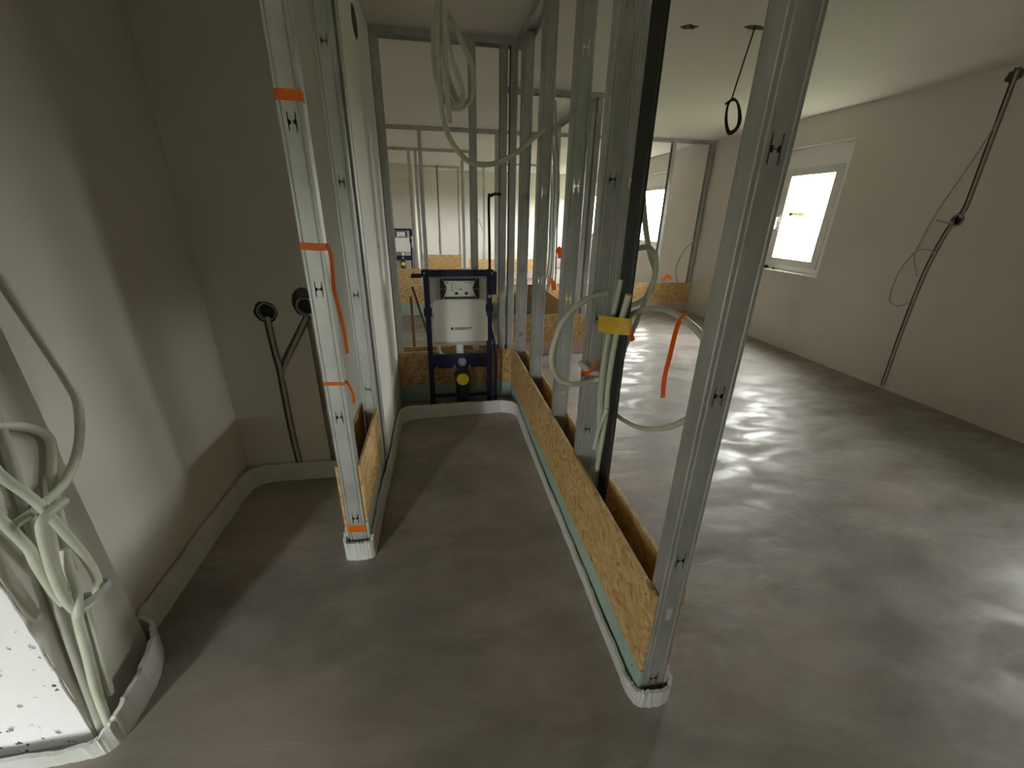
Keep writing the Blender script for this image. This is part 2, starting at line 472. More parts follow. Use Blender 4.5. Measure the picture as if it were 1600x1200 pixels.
struct(wall_cells('y', FAR, FAR + 0.3, [-3.1, 4.6], [-0.02, CEIL + 0.02], []).build('wall_far', 'plaster'))
struct(wall_cells('x', -3.1, -2.9, [-2.0, FAR], [-0.02, CEIL + 0.02], []).build('wall_outer', 'plaster'))
struct(wall_cells('y', -1.85, -1.6, [-2.9, 4.2, DOOR[0], DOOR[1]], [-0.02, DOOR[2], DOOR[3], CEIL + 0.02], [DOOR]).build('wall_back', 'plaster'))
# block left of the niche, and its proud pier with the raw flaked end
struct(MB().box(-2.9, -1.15, 1.15, 2.5, -0.02, CEIL + 0.02).build('wall_left', 'plaster'))
pr = struct(MB().box(-2.9, -1.09, 0.945, 1.212, -0.02, CEIL + 0.02).build('wall_left_pier', 'plaster'))
carve(pr, [strip_mb([(-1.09, 1.245, 1.40), (-1.09, 1.262, 1.30), (-1.09, 1.285, 1.15), (-1.09, 1.292, 1.06)], (0, 1, 0), 0.03, 0.04, per=3)])
pe = MB()
random.seed(3)
ring = []
nz = 60
for i in range(nz + 1):
    z = 0.0 + CEIL * i / nz
    ring.append((-1.092 + random.uniform(-0.004, 0.003), z))
poly = [(-2.88, 0.0)] + ring + [(-2.88, CEIL)]
pe.prism(poly, 0.939, 0.946)
struct(pe.build('wall_left_reveal', 'speckle'))
# block behind the niche; its right side is the white corridor wall
wn = struct(MB().box(-2.9, -0.357, 2.27, 3.34, -0.02, CEIL + 0.02).build('wall_niche', 'plaster'))
trunk = [(-0.882, 0.99), (-0.879, 0.816), (-0.872, 0.699), (-0.875, 0.536), (-0.878, 0.334), (-0.871, 0.05)]
branch = [(-0.868, 0.66), (-0.862, 0.699), (-0.794, 0.813), (-0.68, 0.99)]
random.seed(11)
carve(wn, [strip_mb([(x, 2.27, z) for x, z in trunk], (1, 0, 0), 0.038, 0.044, per=3),
           strip_mb([(x, 2.27, z) for x, z in branch], (1, 0, 0), 0.038, 0.044, per=3),
           wobbly_disc((-0.882, 2.27, 1.011), (0, 1, 0), 0.056, 0.06, amp=0.05),
           wobbly_disc((-0.692, 2.27, 1.06), (0, 1, 0), 0.056, 0.06, amp=0.06, squash=(1.35, 1)),
           MB().box(-0.692, -0.668, 2.25, 2.282, 0.1, 0.99),
           wobbly_disc((-0.357, 2.73, 2.385), (-1, 0, 0), 0.062, 0.05, amp=0.08, squash=(1.1, 1.5))])
o = MB().box(-0.3565, -0.3560, 2.755, 2.785, 1.29, 1.318).build('paint_mark', 'red', wn); o['label'] = 'small red spot on the white wall'
# far left wall that carries the second cistern
struct(MB().box(-2.9, -0.5, 11.52, FAR, -0.02, CEIL + 0.02).build('wall_far_left', 'plaster'))

# ------------------------------------------------------------------ windows
def make_window(n, y0, y1, z0, z1, detail, label):
    w = empty('window_%d' % n, (4.2, y0, z0)); struct(w, label)
    def L(mb, name, m, par=w):
        o = mb.build(name, m, par); o.matrix_parent_inverse = Matrix.Translation((-4.2, -y0, -z0)); return o
    xa, xb = 4.285, 4.36
    zt = z1 - 0.135
    L(MB().box(xa + 0.015, 4.58, y0, y1, zt, z1), 'shutter_box', 'frame_white')
    f = MB(); t = 0.085
    f.box(xa, xb, y0, y1, zt - t, zt); f.box(xa, xb, y0, y1, z0, z0 + t)
    f.box(xa, xb, y0, y0 + 0.13, z0 + t, zt - t); f.box(xa, xb, y1 - 0.13, y1, z0 + t, zt - t)
    L(f, 'frame', 'frame_white')
    s = MB(); a0, a1, b0, b1 = y0 + 0.12, y1 - 0.12, z0 + 0.075, zt - 0.075; t = 0.08
    s.box(xa - 0.02, xa + 0.05, a0, a1, b1 - t, b1); s.box(xa - 0.02, xa + 0.05, a0, a1, b0, b0 + t)
    s.box(xa - 0.02, xa + 0.05, a0, a0 + t, b0 + t, b1 - t); s.box(xa - 0.02, xa + 0.05, a1 - t, a1, b0 + t, b1 - t)
    sash = L(s, 'sash', 'frame_backlit')
    pane = L(MB().box(xa + 0.012, xa + 0.018, a0 + t - 0.01, a1 - t + 0.01, b0 + t - 0.01, b1 - t + 0.01), 'pane', 'glass')
    if detail:
        hz = (b0 + b1) / 2; hy = a1 - t / 2
        h = MB().box(xa - 0.032, xa - 0.02, hy - 0.016, hy + 0.016, hz - 0.035, hz + 0.035, 0.004)
        h.box(xa - 0.06, xa - 0.03, hy - 0.009, hy + 0.009, hz - 0.009, hz + 0.009, 0.003)
        h.box(xa - 0.072, xa - 0.055, hy - 0.012, hy + 0.012, hz - 0.13, hz + 0.012, 0.004)
        L(h, 'handle', 'frame_white')
        L(MB().box(xa + 0.008, xa + 0.0119, 4.58, 4.82, 1.54, 1.58), 'sticker', 'sticker')
    L(MB().box(4.19, xa, y0 + 0.002, y1 - 0.002, z0, z0 + 0.012), 'sill', 'frame_white')
    return w
make_window(1, *WINS[0], True, 'white-framed window in the right-hand room wall')
make_window(2, *WINS[1], True, 'white-framed window in the far room seen past the studs')
make_window(3, *WINS[2], False, 'white-framed window beside the camera')
make_window(4, *WINS[3], False, 'white-framed window added to brighten the farthest room')  # added window, there only to brighten the far rooms
d = empty('door_1', (DOOR[0], -1.7, 0)); struct(d, 'glazed balcony door behind the camera')
def LD(mb, name, m):
    o = mb.build(name, m, d); o.matrix_parent_inverse = Matrix.Translation((-DOOR[0], 1.7, 0)); return o
f = MB(); x0, x1, z0, z1 = DOOR
f.box(x0, x0 + 0.08, -1.76, -1.69, z0, z1); f.box(x1 - 0.08, x1, -1.76, -1.69, z0, z1)
f.box(x0 + 0.08, x1 - 0.08, -1.76, -1.69, z0, z0 + 0.09); f.box(x0 + 0.08, x1 - 0.08, -1.76, -1.69, z1 - 0.08, z1)
LD(f, 'frame', 'frame_white')
LD(MB().box(x0 + 0.07, x1 - 0.07, -1.728, -1.722, z0 + 0.08, z1 - 0.07), 'pane', 'glass')

# ------------------------------------------------------------------ metal studs and partitions
def stud_mesh(name, width=0.075, flange=0.048, z0=0.004, z1=2.555, h0=0.10, hstep=0.507, holes=True, hx=0.0):
    """C-profile: web in the xz plane at y=0 facing -y, flanges towards +y, H-shaped punchings through the web"""
    w = width / 2
    hxs = [-0.0132, -0.0098, -0.004, 0.004, 0.0098, 0.0132]
    path = [(-w + 0.006, flange), (-w, flange), (-w, 0.002), (-w + 0.0015, 0.0), (-w + 0.0085, 0.0), (-w + 0.0105, 0.0028), (-w + 0.0135, 0.0028), (-w + 0.0155, 0.0)]
    path += [(x + hx, 0.0) for x in hxs]
    path += [(-x, y) for x, y in path[7::-1]] if False else [(w - 0.0155, 0.0), (w - 0.0135, 0.0028), (w - 0.0105, 0.0028), (w - 0.0085, 0.0), (w - 0.0015, 0.0), (w, 0.002), (w, flange), (w - 0.006, flange)]
    c0 = 8
    zl = [z0, z1]; hz = []
    z = h0
    while holes and z < z1 - 0.05:
        if z > z0 + 0.04:
            hz.append(z); zl += [z + dz for dz in (-0.026, -0.006, -0.0013, 0.0013, 0.006, 0.026)]
        z += hstep
    zl = sorted(zl)
    n = len(path); vs = [(x, y, z) for z in zl for x, y in path]; fs = []
    for j in range(len(zl) - 1):
        zc = (zl[j] + zl[j + 1]) / 2
        dz = min((abs(zc - q) for q in hz), default=9)
        for i in range(n - 1):
            k = i - c0
            hole = False
            if dz < 0.026:
                if k in (0, 4): hole = True
                if k in (1, 3) and dz < 0.006: hole = True
                if k == 2 and dz < 0.0013: hole = True
            if not hole:
                fs.append((j * n + i, j * n + i + 1, (j + 1) * n + i + 1, (j + 1) * n + i))
    me = bpy.data.meshes.new(name); me.from_pydata(vs, [], fs); me.update()
    me.materials.append(M['steel'])
    return me

STUD = stud_mesh('stud_profile')
STUD_L = stud_mesh('stud_profile_shifted', h0=0.215, hstep=0.512)
STUD_PLAIN = stud_mesh('stud_profile_plain', holes=False)
STUD_BACKER = stud_mesh('stud_profile_backer', width=0.0715, holes=False)  # unseen backing stud added so the punchings in front look dark
STUD_WIDE = stud_mesh('stud_profile_wide', width=0.105, flange=0.007, holes=False)
STUD_WIDE.materials[0] = M['black_steel']

def add_stud(parent, loc, rz, mesh=STUD, name='stud'):
    o = bpy.data.objects.new(name, mesh); COL.objects.link(o); o.parent = parent
    o.location = loc; o.rotation_euler = (0, 0, rz)
    md = o.modifiers.new('sheet', 'SOLIDIFY'); md.thickness = 0.0012; md.offset = 0
    return o

def track(parent, u0, u1, z, up, name, gaps=()):
    """U-profile along local x; up=True opens upwards (floor track)"""
    segs = []; a = u0
    for g0, g1 in gaps:
        segs.append((a, g0)); a = g1
    segs.append((a, u1))
    t = 0.0015; w = 0.0395; hgt = 0.04
    mb = MB()
    for a, b in segs:
        if up:
            mb.box(a, b, -w, w, z, z + t); mb.box(a, b, -w, -w + t, z + t, z + hgt); mb.box(a, b, w - t, w, z + t, z + hgt)
        else:
            mb.box(a, b, -w, w, z - t, z); mb.box(a, b, -w, -w + t, z - hgt, z - t); mb.box(a, b, w - t, w, z - hgt, z - t)
    return mb.build(name, 'steel', parent)

def board(parent, side, u0, u1, z0, z1, m, name, jag=0.0):
    v0 = 0.0400; v1 = 0.0525
    a, b = (v0, v1) if side > 0 else (-v1, -v0)
    mb = MB()
    if jag:
        mb.box(u0, u1, a, b, z0, z1)
    else:
        mb.box(u0, u1, a, b, z0, z1, 0.0012)
    return mb.build(name, m, parent)

def screw(parent, side, pts):
    for u, z in pts:
        s = 0.0525 if side > 0 else -0.0525
        o = MB().cyl((u, s - (0.001 if side > 0 else -0.001), z), (0, 1 if side > 0 else -1, 0), 0.0042, 0.0036, 0.0018, n=8).build('screw_head', 'black', parent)

def partition(name, label, p0, ang, length, studs, boards, ceil=True, floor_gaps=(), group=None, top=CEIL - 0.0005):
    root = empty(name, (p0[0], p0[1], 0.0), R(ang)); tag(root, label, 'partition', group)
    for s in studs:
        u = s[0]; flip = s[1] if len(s) > 1 else 1; mesh = s[2] if len(s) > 2 else STUD; v = s[3] if len(s) > 3 else 0.0
        add_stud(root, (u, v, 0.0), R(-90) if flip > 0 else R(90), mesh)
    if ceil: track(root, 0.0, length, top, False, 'ceiling_track')
    track(root, 0.0, length, 0.002, True, 'floor_track', floor_gaps)
    for b in boards:
        board(root, *b)
    return root

# right partition beside the corridor (runs away from the camera)
RP = partition('stud_partition', 'long open metal stud partition with sheathing strip along the corridor right side', (0.6325, 0.782), 90, 2.50,
    [(0.0,), (0.056, -1, STUD_BACKER), (0.774,), (0.830, -1, STUD_BACKER), (1.19,), (1.795,), (2.36,), (2.416, -1, STUD_BACKER)],
    [(1, 0.004, 2.49, 0.142, 0.473, 'osb', 'osb_board'), (1, 0.0, 2.49, 0.005, 0.141, 'green_board', 'plasterboard_strip'),
     (-1, 0.012, 0.585, 0.142, 0.473, 'osb', 'osb_board'), (-1, 0.83, 2.49, 0.142, 0.473, 'osb', 'osb_board'),
     (-1, 0.0, 2.49, 0.005, 0.141, 'pink_board', 'plasterboard_strip')])
screw(RP, 1, [(0.05, 0.43), (0.05, 0.19), (0.05, 0.10), (0.70, 0.43), (0.72, 0.2), (1.22, 0.43), (1.22, 0.2), (1.83, 0.42)])
# doubled stud where another wall will branch off to the right
add_stud(RP, (0.776, -0.0765, 0), R(-90), STUD)
add_stud(RP, (0.6455, -0.0375, 0), R(180), STUD_WIDE, 'joint_profile')['label'] = 'black coated joint profile'
MB().box(-0.0014, -0.0008, -0.013, 0.008, 0.372, 0.418).build('faded_label', 'label_white', RP)

# left partition in front of the niche
LP = partition('stud_partition', 'short metal stud partition with orange tape between niche and corridor', (-0.4225, 1.58), 90, 0.66,
    [(0.0, 1, STUD_L), (0.056, -1, STUD_BACKER), (0.57, 1, STUD, -0.016), (0.625, 1, STUD_PLAIN, -0.028)],
    [(1, 0.004, 0.655, 0.15, 0.49, 'osb', 'osb_board'), (1, 0.0, 0.655, 0.005, 0.149, 'green_board', 'plasterboard_strip'),
     (-1, 0.004, 0.64, 0.19, 0.49, 'osb', 'osb_board'), (-1, 0.0, 0.655, 0.005, 0.189, 'green_board', 'plasterboard_strip')])

# cross wall at the end of the corridor
T0 = partition('stud_partition', 'metal stud frame wall behind the blue cistern frame', (-0.355, 3.3375), 0, 1.0,
    [(0.0, 1), (0.665, -1, STUD_PLAIN), (0.88, -1), (0.95, -1, STUD_PLAIN)],
    [(-1, 0.0, 0.935, 0.15, 0.443, 'osb', 'osb_board'), (-1, 0.0, 0.935, 0.005, 0.149, 'green_board', 'plasterboard_strip'),
     (1, 0.0, 0.99, 0.15, 0.46, 'osb', 'osb_board'), (1, 0.0, 0.99, 0.005, 0.149, 'green_board', 'plasterboard_strip')])
# small chamber right of the corridor
T2 = partition('stud_partition', 'metal stud frame with pink base strip seen through the right partition', (0.68, 4.44), 0, 0.95,
    [(0.33, 1, STUD_PLAIN), (0.94, -1, STUD_PLAIN)],
    [(-1, 0.0, 0.95, 0.16, 0.475, 'osb', 'osb_board'), (-1, 0.0, 0.95, 0.005, 0.159, 'pink_board', 'plasterboard_strip')])
L2 = partition('stud_partition', 'receding metal stud frame behind the pink-based frame', (1.59, 4.50), 90, 1.90,
    [(0.08, 1, STUD_PLAIN), (0.72, 1, STUD_PLAIN), (1.35, 1, STUD_PLAIN), (1.85, 1, STUD_PLAIN)],
    [(1, 0.6, 1.88, 0.16, 0.475, 'osb', 'osb_board'), (1, 0.6, 1.88, 0.005, 0.159, 'pink_board', 'plasterboard_strip')])
# cross wall at the far end of the bright right-hand room
T1 = partition('stud_partition', 'metal stud frame closing the bright right room, pink base strip by the window wall', (1.62, 6.49), 0, 2.575,
    [(0.0, 1, STUD_PLAIN), (0.65, 1, STUD_PLAIN), (1.30, 1, STUD_PLAIN), (1.945, -1, STUD_PLAIN), (2.57, -1, STUD_PLAIN)],
    [(-1, 0.0, 2.57, 0.16, 0.485, 'osb', 'osb_board'), (-1, 0.0, 2.57, 0.005, 0.159, 'pink_board', 'plasterboard_strip')])
T3 = partition('stud_partition', 'second metal stud frame wall beyond the cistern frame, green base strip', (-2.88, 6.54), 0, 4.40,
    [(0.9, 1, STUD_PLAIN), (1.6, 1, STUD_PLAIN), (2.69, 1, STUD_PLAIN), (3.75, 1, STUD_PLAIN)],
    [(-1, 0.0, 4.38, 0.2, 0.47, 'osb', 'osb_board'), (-1, 0.0, 4.38, 0.005, 0.199, 'green_board', 'plasterboard_strip')])
T4 = partition('stud_partition', 'third metal stud frame wall with a door gap, beyond the cistern frame', (-2.88, 8.62), 0, 3.60,
    [(0.9, 1, STUD_PLAIN), (1.6, 1, STUD_PLAIN), (2.43, 1, STUD_PLAIN), (2.60, -1, STUD_PLAIN), (3.39, 1, STUD_PLAIN), (3.59, -1, STUD_PLAIN)],
    [(-1, 0.0, 2.53, 0.16, 0.47, 'osb', 'osb_board'), (-1, 0.0, 2.53, 0.005, 0.159, 'green_board', 'plasterboard_strip')], floor_gaps=[(2.61, 3.38)])
T5 = partition('stud_partition', 'farthest metal stud frame wall, seen through the third frame door gap', (-0.45, 11.56), 0, 1.10,
    [(0.1, 1, STUD_PLAIN), (0.52, 1, STUD_PLAIN), (1.08, -1, STUD_PLAIN)],
    [(-1, 0.05, 1.09, 0.05, 0.47, 'osb', 'osb_board')])
T6 = partition('stud_partition', 'far stud frame with sunlit sheathing and pink base right of the black bent pipe', (0.75, 10.44), 0, 2.0,
    [(0.36, 1, STUD_PLAIN), (1.0, 1, STUD_PLAIN), (1.98, -1, STUD_PLAIN)],
    [(-1, 0.0, 1.99, 0.16, 0.47, 'osb', 'osb_board'), (-1, 0.0, 1.99, 0.005, 0.159, 'pink_board', 'plasterboard_strip')])

# ------------------------------------------------------------------ foam edge strips
def foam_strip(name, label, pts, heights, thick=0.013, per=8, seed=1, lean=0.0):
    random.seed(seed)
    P3 = smooth_path([(x, y, h) for (x, y), h in zip(pts, heights)], per)
    vs = []; L = len(P3); wob = 0.0
    for i, p in enumerate(P3):
        t = P3[min(i + 1, L - 1)] - P3[max(i - 1, 0)]; t.z = 0
        t.normalize(); nrm = Vector((-t.y, t.x, 0))
        wob = 0.7 * wob + random.uniform(-0.003, 0.003)
        side = random.uniform(-0.0015, 0.0015)
        base = Vector((p.x, p.y, 0.0)) + nrm * side
        topo = nrm * (wob + lean)
        h = p.z + random.uniform(-0.003, 0.003)
        vs += [base - nrm * thick / 2, base + nrm * thick / 2,
               base + nrm * thick / 2 + topo * 0.5 + Vector((0, 0, h * 0.6)), base + nrm * thick / 2 + topo + Vector((0, 0, h)),
               base - nrm * thick / 2 + topo + Vector((0, 0, h)), base - nrm * thick / 2 + topo * 0.5 + Vector((0, 0, h * 0.6))]
    n = 6; fs = [tuple(range(n))[::-1], tuple((L - 1) * n + k for k in range(n))]
    for i in range(L - 1):
        for k in range(n):
            fs.append((i * n + k, i * n + (k + 1) % n, (i + 1) * n + (k + 1) % n, (i + 1) * n + k))
    mb = MB(); mb.add(vs, fs, False)
    return tag(mb.build(name, 'foam'), label, 'foam strip')

foam_strip('edge_foam_strip', 'white foam edge strip lining the corridor floor and wrapping both partition ends',
    [(-0.486, 1.80), (-0.486, 1.62), (-0.482, 1.572), (-0.465, 1.557), (-0.42, 1.553), (-0.375, 1.556), (-0.358, 1.575), (-0.357, 1.65), (-0.356, 1.9), (-0.345, 2.2), (-0.340, 2.5), (-0.335, 2.80), (-0.315, 2.90),
     (-0.25, 2.95), (-0.1, 2.965), (0.1, 2.975), (0.3, 2.985), (0.46, 2.985), (0.545, 2.94), (0.567, 2.85), (0.566, 2.6), (0.566, 2.2), (0.566, 1.8), (0.567, 1.4), (0.566, 1.1), (0.565, 0.86), (0.568, 0.80), (0.585, 0.766), (0.63, 0.757), (0.675, 0.762), (0.696, 0.785), (0.697, 0.85), (0.696, 1.1)],
    [0.12, 0.125, 0.12, 0.10, 0.10, 0.10, 0.11, 0.11, 0.12, 0.125, 0.12, 0.12, 0.12, 0.115, 0.11, 0.11, 0.105, 0.105, 0.105, 0.10, 0.08, 0.065, 0.06, 0.058, 0.058, 0.06, 0.065, 0.075, 0.075, 0.075, 0.085, 0.10, 0.09], thick=0.012, seed=4)
foam_strip('edge_foam_strip', 'white foam edge strip around the niche floor and the left pier',
    [(-0.495, 2.20), (-0.56, 2.243), (-0.8, 2.25), (-1.02, 2.25), (-1.09, 2.225), (-1.125, 2.15), (-1.135, 1.9), (-1.137, 1.6), (-1.138, 1.35), (-1.13, 1.27), (-1.072, 1.228), (-1.025, 1.13), (-1.012, 1.05), (-1.012, 0.96), (-1.03, 0.91), (-1.08, 0.895), (-1.25, 0.893), (-1.6, 0.895)],
    [0.11, 0.115, 0.115, 0.115, 0.12, 0.125, 0.13, 0.13, 0.13, 0.13, 0.13, 0.125, 0.115, 0.11, 0.08, 0.06, 0.05, 0.05], thick=0.013, seed=9)

# ------------------------------------------------------------------ cistern frame
def cistern(name, label, loc, logo):
    root = empty(name, loc); tag(root, label, 'cistern frame')
    # local: x across (centre 0), y = 0 front face of frame, z up from floor
    W = 0.254
    for s in (-1, 1):
        MB().box(s * W - 0.02 * (s + 1), s * W - 0.02 * (s - 1), 0.0, 0.04, 0.0, 1.115, 0.003).build('side_rail', 'blue', root)
    MB().box(-W - 0.012, W + 0.012, -0.004, 0.036, 1.065, 1.112, 0.002).build('top_rail', 'blue', root)
    MB().box(-W - 0.085, -W - 0.01, 0.005, 0.03, 1.055, 1.085, 0.003).build('side_bracket', 'blue', root)
    MB().box(-W + 0.038, W - 0.038, 0.0, 0.02, 0.345, 0.462, 0.003).build('fixing_plate', 'blue', root)
    MB().box(-W + 0.038, W - 0.038, 0.01, 0.03, 0.085, 0.115, 0.003).build('foot_rail', 'blue', root)
    for s in (-1, 1):
        MB().box(s * (W - 0.02) - 0.03, s * (W - 0.02) + 0.03, -0.006, 0.044, 0.80 if s > 0 else 0.77, 0.86 if s > 0 else 0.83, 0.003).build('clamp', 'blue', root)
        MB().box(s * (W - 0.02) - 0.025, s * (W - 0.02) + 0.025, -0.006, 0.044, 0.005, 0.02, 0.002).build('foot_plate', 'blue', root)
    # upright blue leg piece and supply pipe on the right
    MB().box(W - 0.005, W + 0.035, -0.008, 0.03, 0.93, 1.10, 0.003).build('corner_plate', 'blue', root)
    tube_mb([(W + 0.03, 0.03, 0.03), (W + 0.035, 0.03, 0.35), (W + 0.02, 0.03, 0.55), (W + 0.0, 0.05, 0.66)], 0.013).build('supply_pipe', 'blue', root)
    # tank
    MB().box(-0.212, 0.226, 0.004, 0.15, 0.86, 1.055, 0.006).build('tank_insulation', 'tank_foam', root)
    t = MB()
    def rr(x0, x1, z0, z1, r):
        pts = []
        for cx, cz, a0 in ((x1 - r, z1 - r, 0), (x0 + r, z1 - r, 90)):
            for k in range(6):
                a = R(a0 + 18 * k); pts.append((cx + r * math.cos(a), cz + r * math.sin(a)))
        return pts + [(x0, z0), (x1, z0)]
    t.prism(rr(-0.192, 0.210, 0.74, 0.893, 0.03), -0.002, 0.15)
    t.box(-0.203, 0.220, -0.004, 0.15, 0.565, 0.765, 0.006)
    tank = t.build('tank', 'tank', root)
    MB().box(-0.19, 0.21, 0.01, 0.14, 0.535, 0.566, 0.012).build('tank_base', 'tank_foam', root)
    # flush plate opening
    p = MB()
    p.box(-0.135, 0.155, -0.012, 0.04, 1.035, 1.052); p.box(-0.135, 0.155, -0.012, 0.04, 0.903, 0.918)
    p.box(-0.135, -0.115, -0.012, 0.04, 0.918, 1.035); p.box(0.135, 0.155, -0.012, 0.04, 0.918, 1.035)
    p.prism([(-0.117, 1.035), (-0.108, 1.035), (-0.088, 0.985), (-0.088, 0.975), (-0.108, 0.918), (-0.117, 0.918)], -0.010, 0.03)
    p.prism([(0.137, 1.035), (0.128, 1.035), (0.108, 0.985), (0.108, 0.975), (0.128, 0.918), (0.137, 0.918)], -0.010, 0.03)
    op = p.build('opening_frame', 'black', root)
    cover = MB().box(-0.118, 0.138, -0.004, 0.035, 0.916, 1.037).build('opening_cover', 'tank', root)
    for x, z in ((-0.112, 1.043), (-0.125, 0.977), (-0.112, 0.910), (0.132, 1.043), (0.145, 0.977), (0.132, 0.910), (-0.100, 0.977), (0.120, 0.977)):
        MB().cyl((x, -0.0119, z), (0, -1, 0), 0.005, 0.005, 0.003, n=10).build('bolt', 'chrome', op)
    for x in (-0.015, 0.058):
        MB().box(x - 0.011, x + 0.011, -0.008, -0.003, 0.933, 0.952).build('screw_slot', 'black', cover)
    # small printed notes on the cover
    g = MB()
    for x0, x1, zz0, zz1 in ((-0.056, -0.030, 1.018, 1.021), (-0.056, -0.026, 1.012, 1.015), (0.045, 0.07, 1.022, 1.025), (0.078, 0.095, 1.018, 1.024), (-0.092, -0.07, 1.018, 1.026),
                             (-0.053, -0.043, 0.995, 1.003), (-0.053, -0.043, 0.982, 0.990), (-0.053, -0.043, 0.969, 0.976), (-0.05, -0.04, 0.957, 0.963), (0.0, 0.026, 0.968, 0.974), (0.004, 0.024, 0.976, 0.980)):
        g.box(x0, x1, -0.0046, -0.0041, zz0, zz1)
    for cx, cz in ((-0.022, 0.998), (-0.018, 0.984)):
        g.ring((cx, -0.0046, cz), (0, 1, 0), 0.008, 0.0065, 0.0005, n=12)
    g.build('printed_notes', 'print_grey', cover)['kind'] = 'stuff'
    # flush pipe, bend, water pipe
    MB().cyl((0.0, 0.07, 0.40), (0, 0, 1), 0.030, 0.030, 0.16, n=20).build('flush_pipe', 'tank', root)
    MB().ring((0.012, -0.035, 0.405), (0, 1, 0), 0.033, 0.024, 0.06).build('flush_outlet', 'chrome', root)
    MB().cyl((0.012, -0.02, 0.405), (0, 1, 0), 0.0235, 0.0235, 0.02).build('outlet_plug', 'tank_foam', root)
    tube_mb([(-0.175, 0.06, 0.60), (-0.168, 0.06, 0.50), (-0.155, 0.06, 0.455), (-0.12, 0.05, 0.44), (-0.075, 0.04, 0.437)], 0.014).build('water_pipe', 'tank', root)
    dr = MB(); dr.cyl((0.012, -0.04, 0.262), (0, 1, 0), 0.062, 0.066, 0.10, n=28); dr.cyl((0.012, 0.01, 0.23), (0, 0, -1), 0.058, 0.055, 0.20, n=24)
    dr.box(-0.035, 0.06, 0.0, 0.03, 0.262, 0.345)
    drain = dr.build('drain_bend', 'black', root)
    MB().cyl((0.012, -0.041, 0.262), (0, -1, 0), 0.050, 0.047, 0.012, n=28).build('yellow_cap', 'yellow_cap', drain)
    for x, z in ((-0.19, 0.357), (-0.05, 0.36), (0.072, 0.36)):
        MB().cyl((x, -0.0005, z), (0, -1, 0), 0.009, 0.009, 0.012, n=10).build('bolt', 'chrome', root)
    for x, z in ((-W + 0.01, 1.09), (W + 0.0, 1.09)):
        MB().cyl((x, -0.0045, z), (0, -1, 0), 0.007, 0.007, 0.006, n=10).build('bolt', 'chrome', root)
    MB().box(W - 0.03, W - 0.008, -0.003, 0.0, 0.905, 0.927).build('square_nut', 'chrome', root)
    if logo:
        MB().box(-0.068, -0.050, -0.0048, -0.0041, 0.662, 0.682).build('logo_square', 'print_blue', tank)
        cu = bpy.data.curves.new('lettering', 'FONT'); cu.body = 'GEBERIT'; cu.size = 0.0275; cu.extrude = 0.0003; cu.offset = 0.0008; cu.space_character = 1.08
        tmp = bpy.data.objects.new('lettering_curve', cu); COL.objects.link(tmp)
        bpy.context.view_layer.update()
        me = bpy.data.meshes.new_from_object(tmp.evaluated_get(bpy.context.evaluated_depsgraph_get()))
        bpy.data.objects.remove(tmp)
        xs = [v.co.x for v in me.vertices]; wdt = max(xs) - min(xs); x0 = min(xs)
        k = 0.134 / wdt
        for v in me.vertices: v.co.x = (v.co.x - x0) * k
        me.materials.clear(); me.materials.append(M['print_dark'])
        t = bpy.data.objects.new('lettering', me); COL.objects.link(t); t.parent = tank
        t.location = (-0.043, -0.0046, 0.662); t.rotation_euler = (R(90), 0, 0)
        t['label'] = 'dark printed word on the tank front'
    return root
cistern('cistern_frame', 'blue steel frame with white cistern and yellow drain cap at the corridor end', (0.143, 3.135, 0.0), True)
cistern('cistern_frame', 'distant second cistern frame at far left, mostly hidden by the studs', (-0.885, 11.32, 0.0), False)
# black bent pipe above the right side of the cistern frame
tag(tube_mb([(0.398, 3.28, 0.46), (0.397, 3.28, 1.10), (0.391, 3.275, 1.585), (0.405, 3.27, 1.618), (0.435, 3.27, 1.632), (0.48, 3.27, 1.63)], 0.0105, per=5).build('bent_pipe', 'black'),
    'thin black pipe bent over at its top, behind the cistern frame', 'pipe')
# brown pole pair behind the frame wall
tag(MB().box(-0.252, -0.228, 3.62, 3.64, 0.0, 0.83, 0.002).build('wooden_batten', 'wood'), 'upright brown batten behind the end wall, left of the cistern', 'batten')
b = MB().box(-0.012, 0.012, -0.01, 0.01, 0.0, 0.93, 0.002).build('wooden_batten', 'wood'); b.location = (0.0, 3.70, 0.0); b.rotation_euler = (0, R(-14), 0)
tag(b, 'brown batten leaning slantwise behind the cistern, beside the upright one', 'batten')

# ------------------------------------------------------------------ conduits
def conduit(pts, r, label, m='conduit', group=None, name='conduit', cat='conduit', per=6):
    return tag(tube_mb(pts, r, per=per).build(name, m), label, cat, group)

# bundle looped under the corridor ceiling
conduit([(0.085, 2.42, CEIL), (0.085, 2.42, 2.395), (0.088, 2.42, 2.359), (0.132, 2.42, 2.306), (0.162, 2.42, 2.244), (0.193, 2.42, 2.194), (0.215, 2.42, 2.128), (0.207, 2.42, 2.037), (0.163, 2.42, 1.99), (0.113, 2.42, 1.98), (0.064, 2.42, 2.022), (0.037, 2.42, 2.103), (0.03, 2.42, 2.202), (0.041, 2.42, 2.318), (0.061, 2.42, 2.385), (0.078, 2.405, 2.36), (0.08, 2.39, 2.2), (0.09, 2.39, 2.10), (0.13, 2.39, 2.01), (0.17, 2.39, 2.0)], 0.0135,
        'pale conduit in the widest hanging coil under the corridor ceiling')
conduit([(0.10, 2.345, CEIL), (0.086, 2.345, 2.40), (0.087, 2.345, 2.264), (0.109, 2.345, 2.158), (0.142, 2.345, 2.081), (0.156, 2.345, 2.007), (0.126, 2.345, 1.974), (0.090, 2.345, 1.999), (0.082, 2.345, 2.05)], 0.0125,
        'pale conduit forming the narrow inner loop under the corridor ceiling')
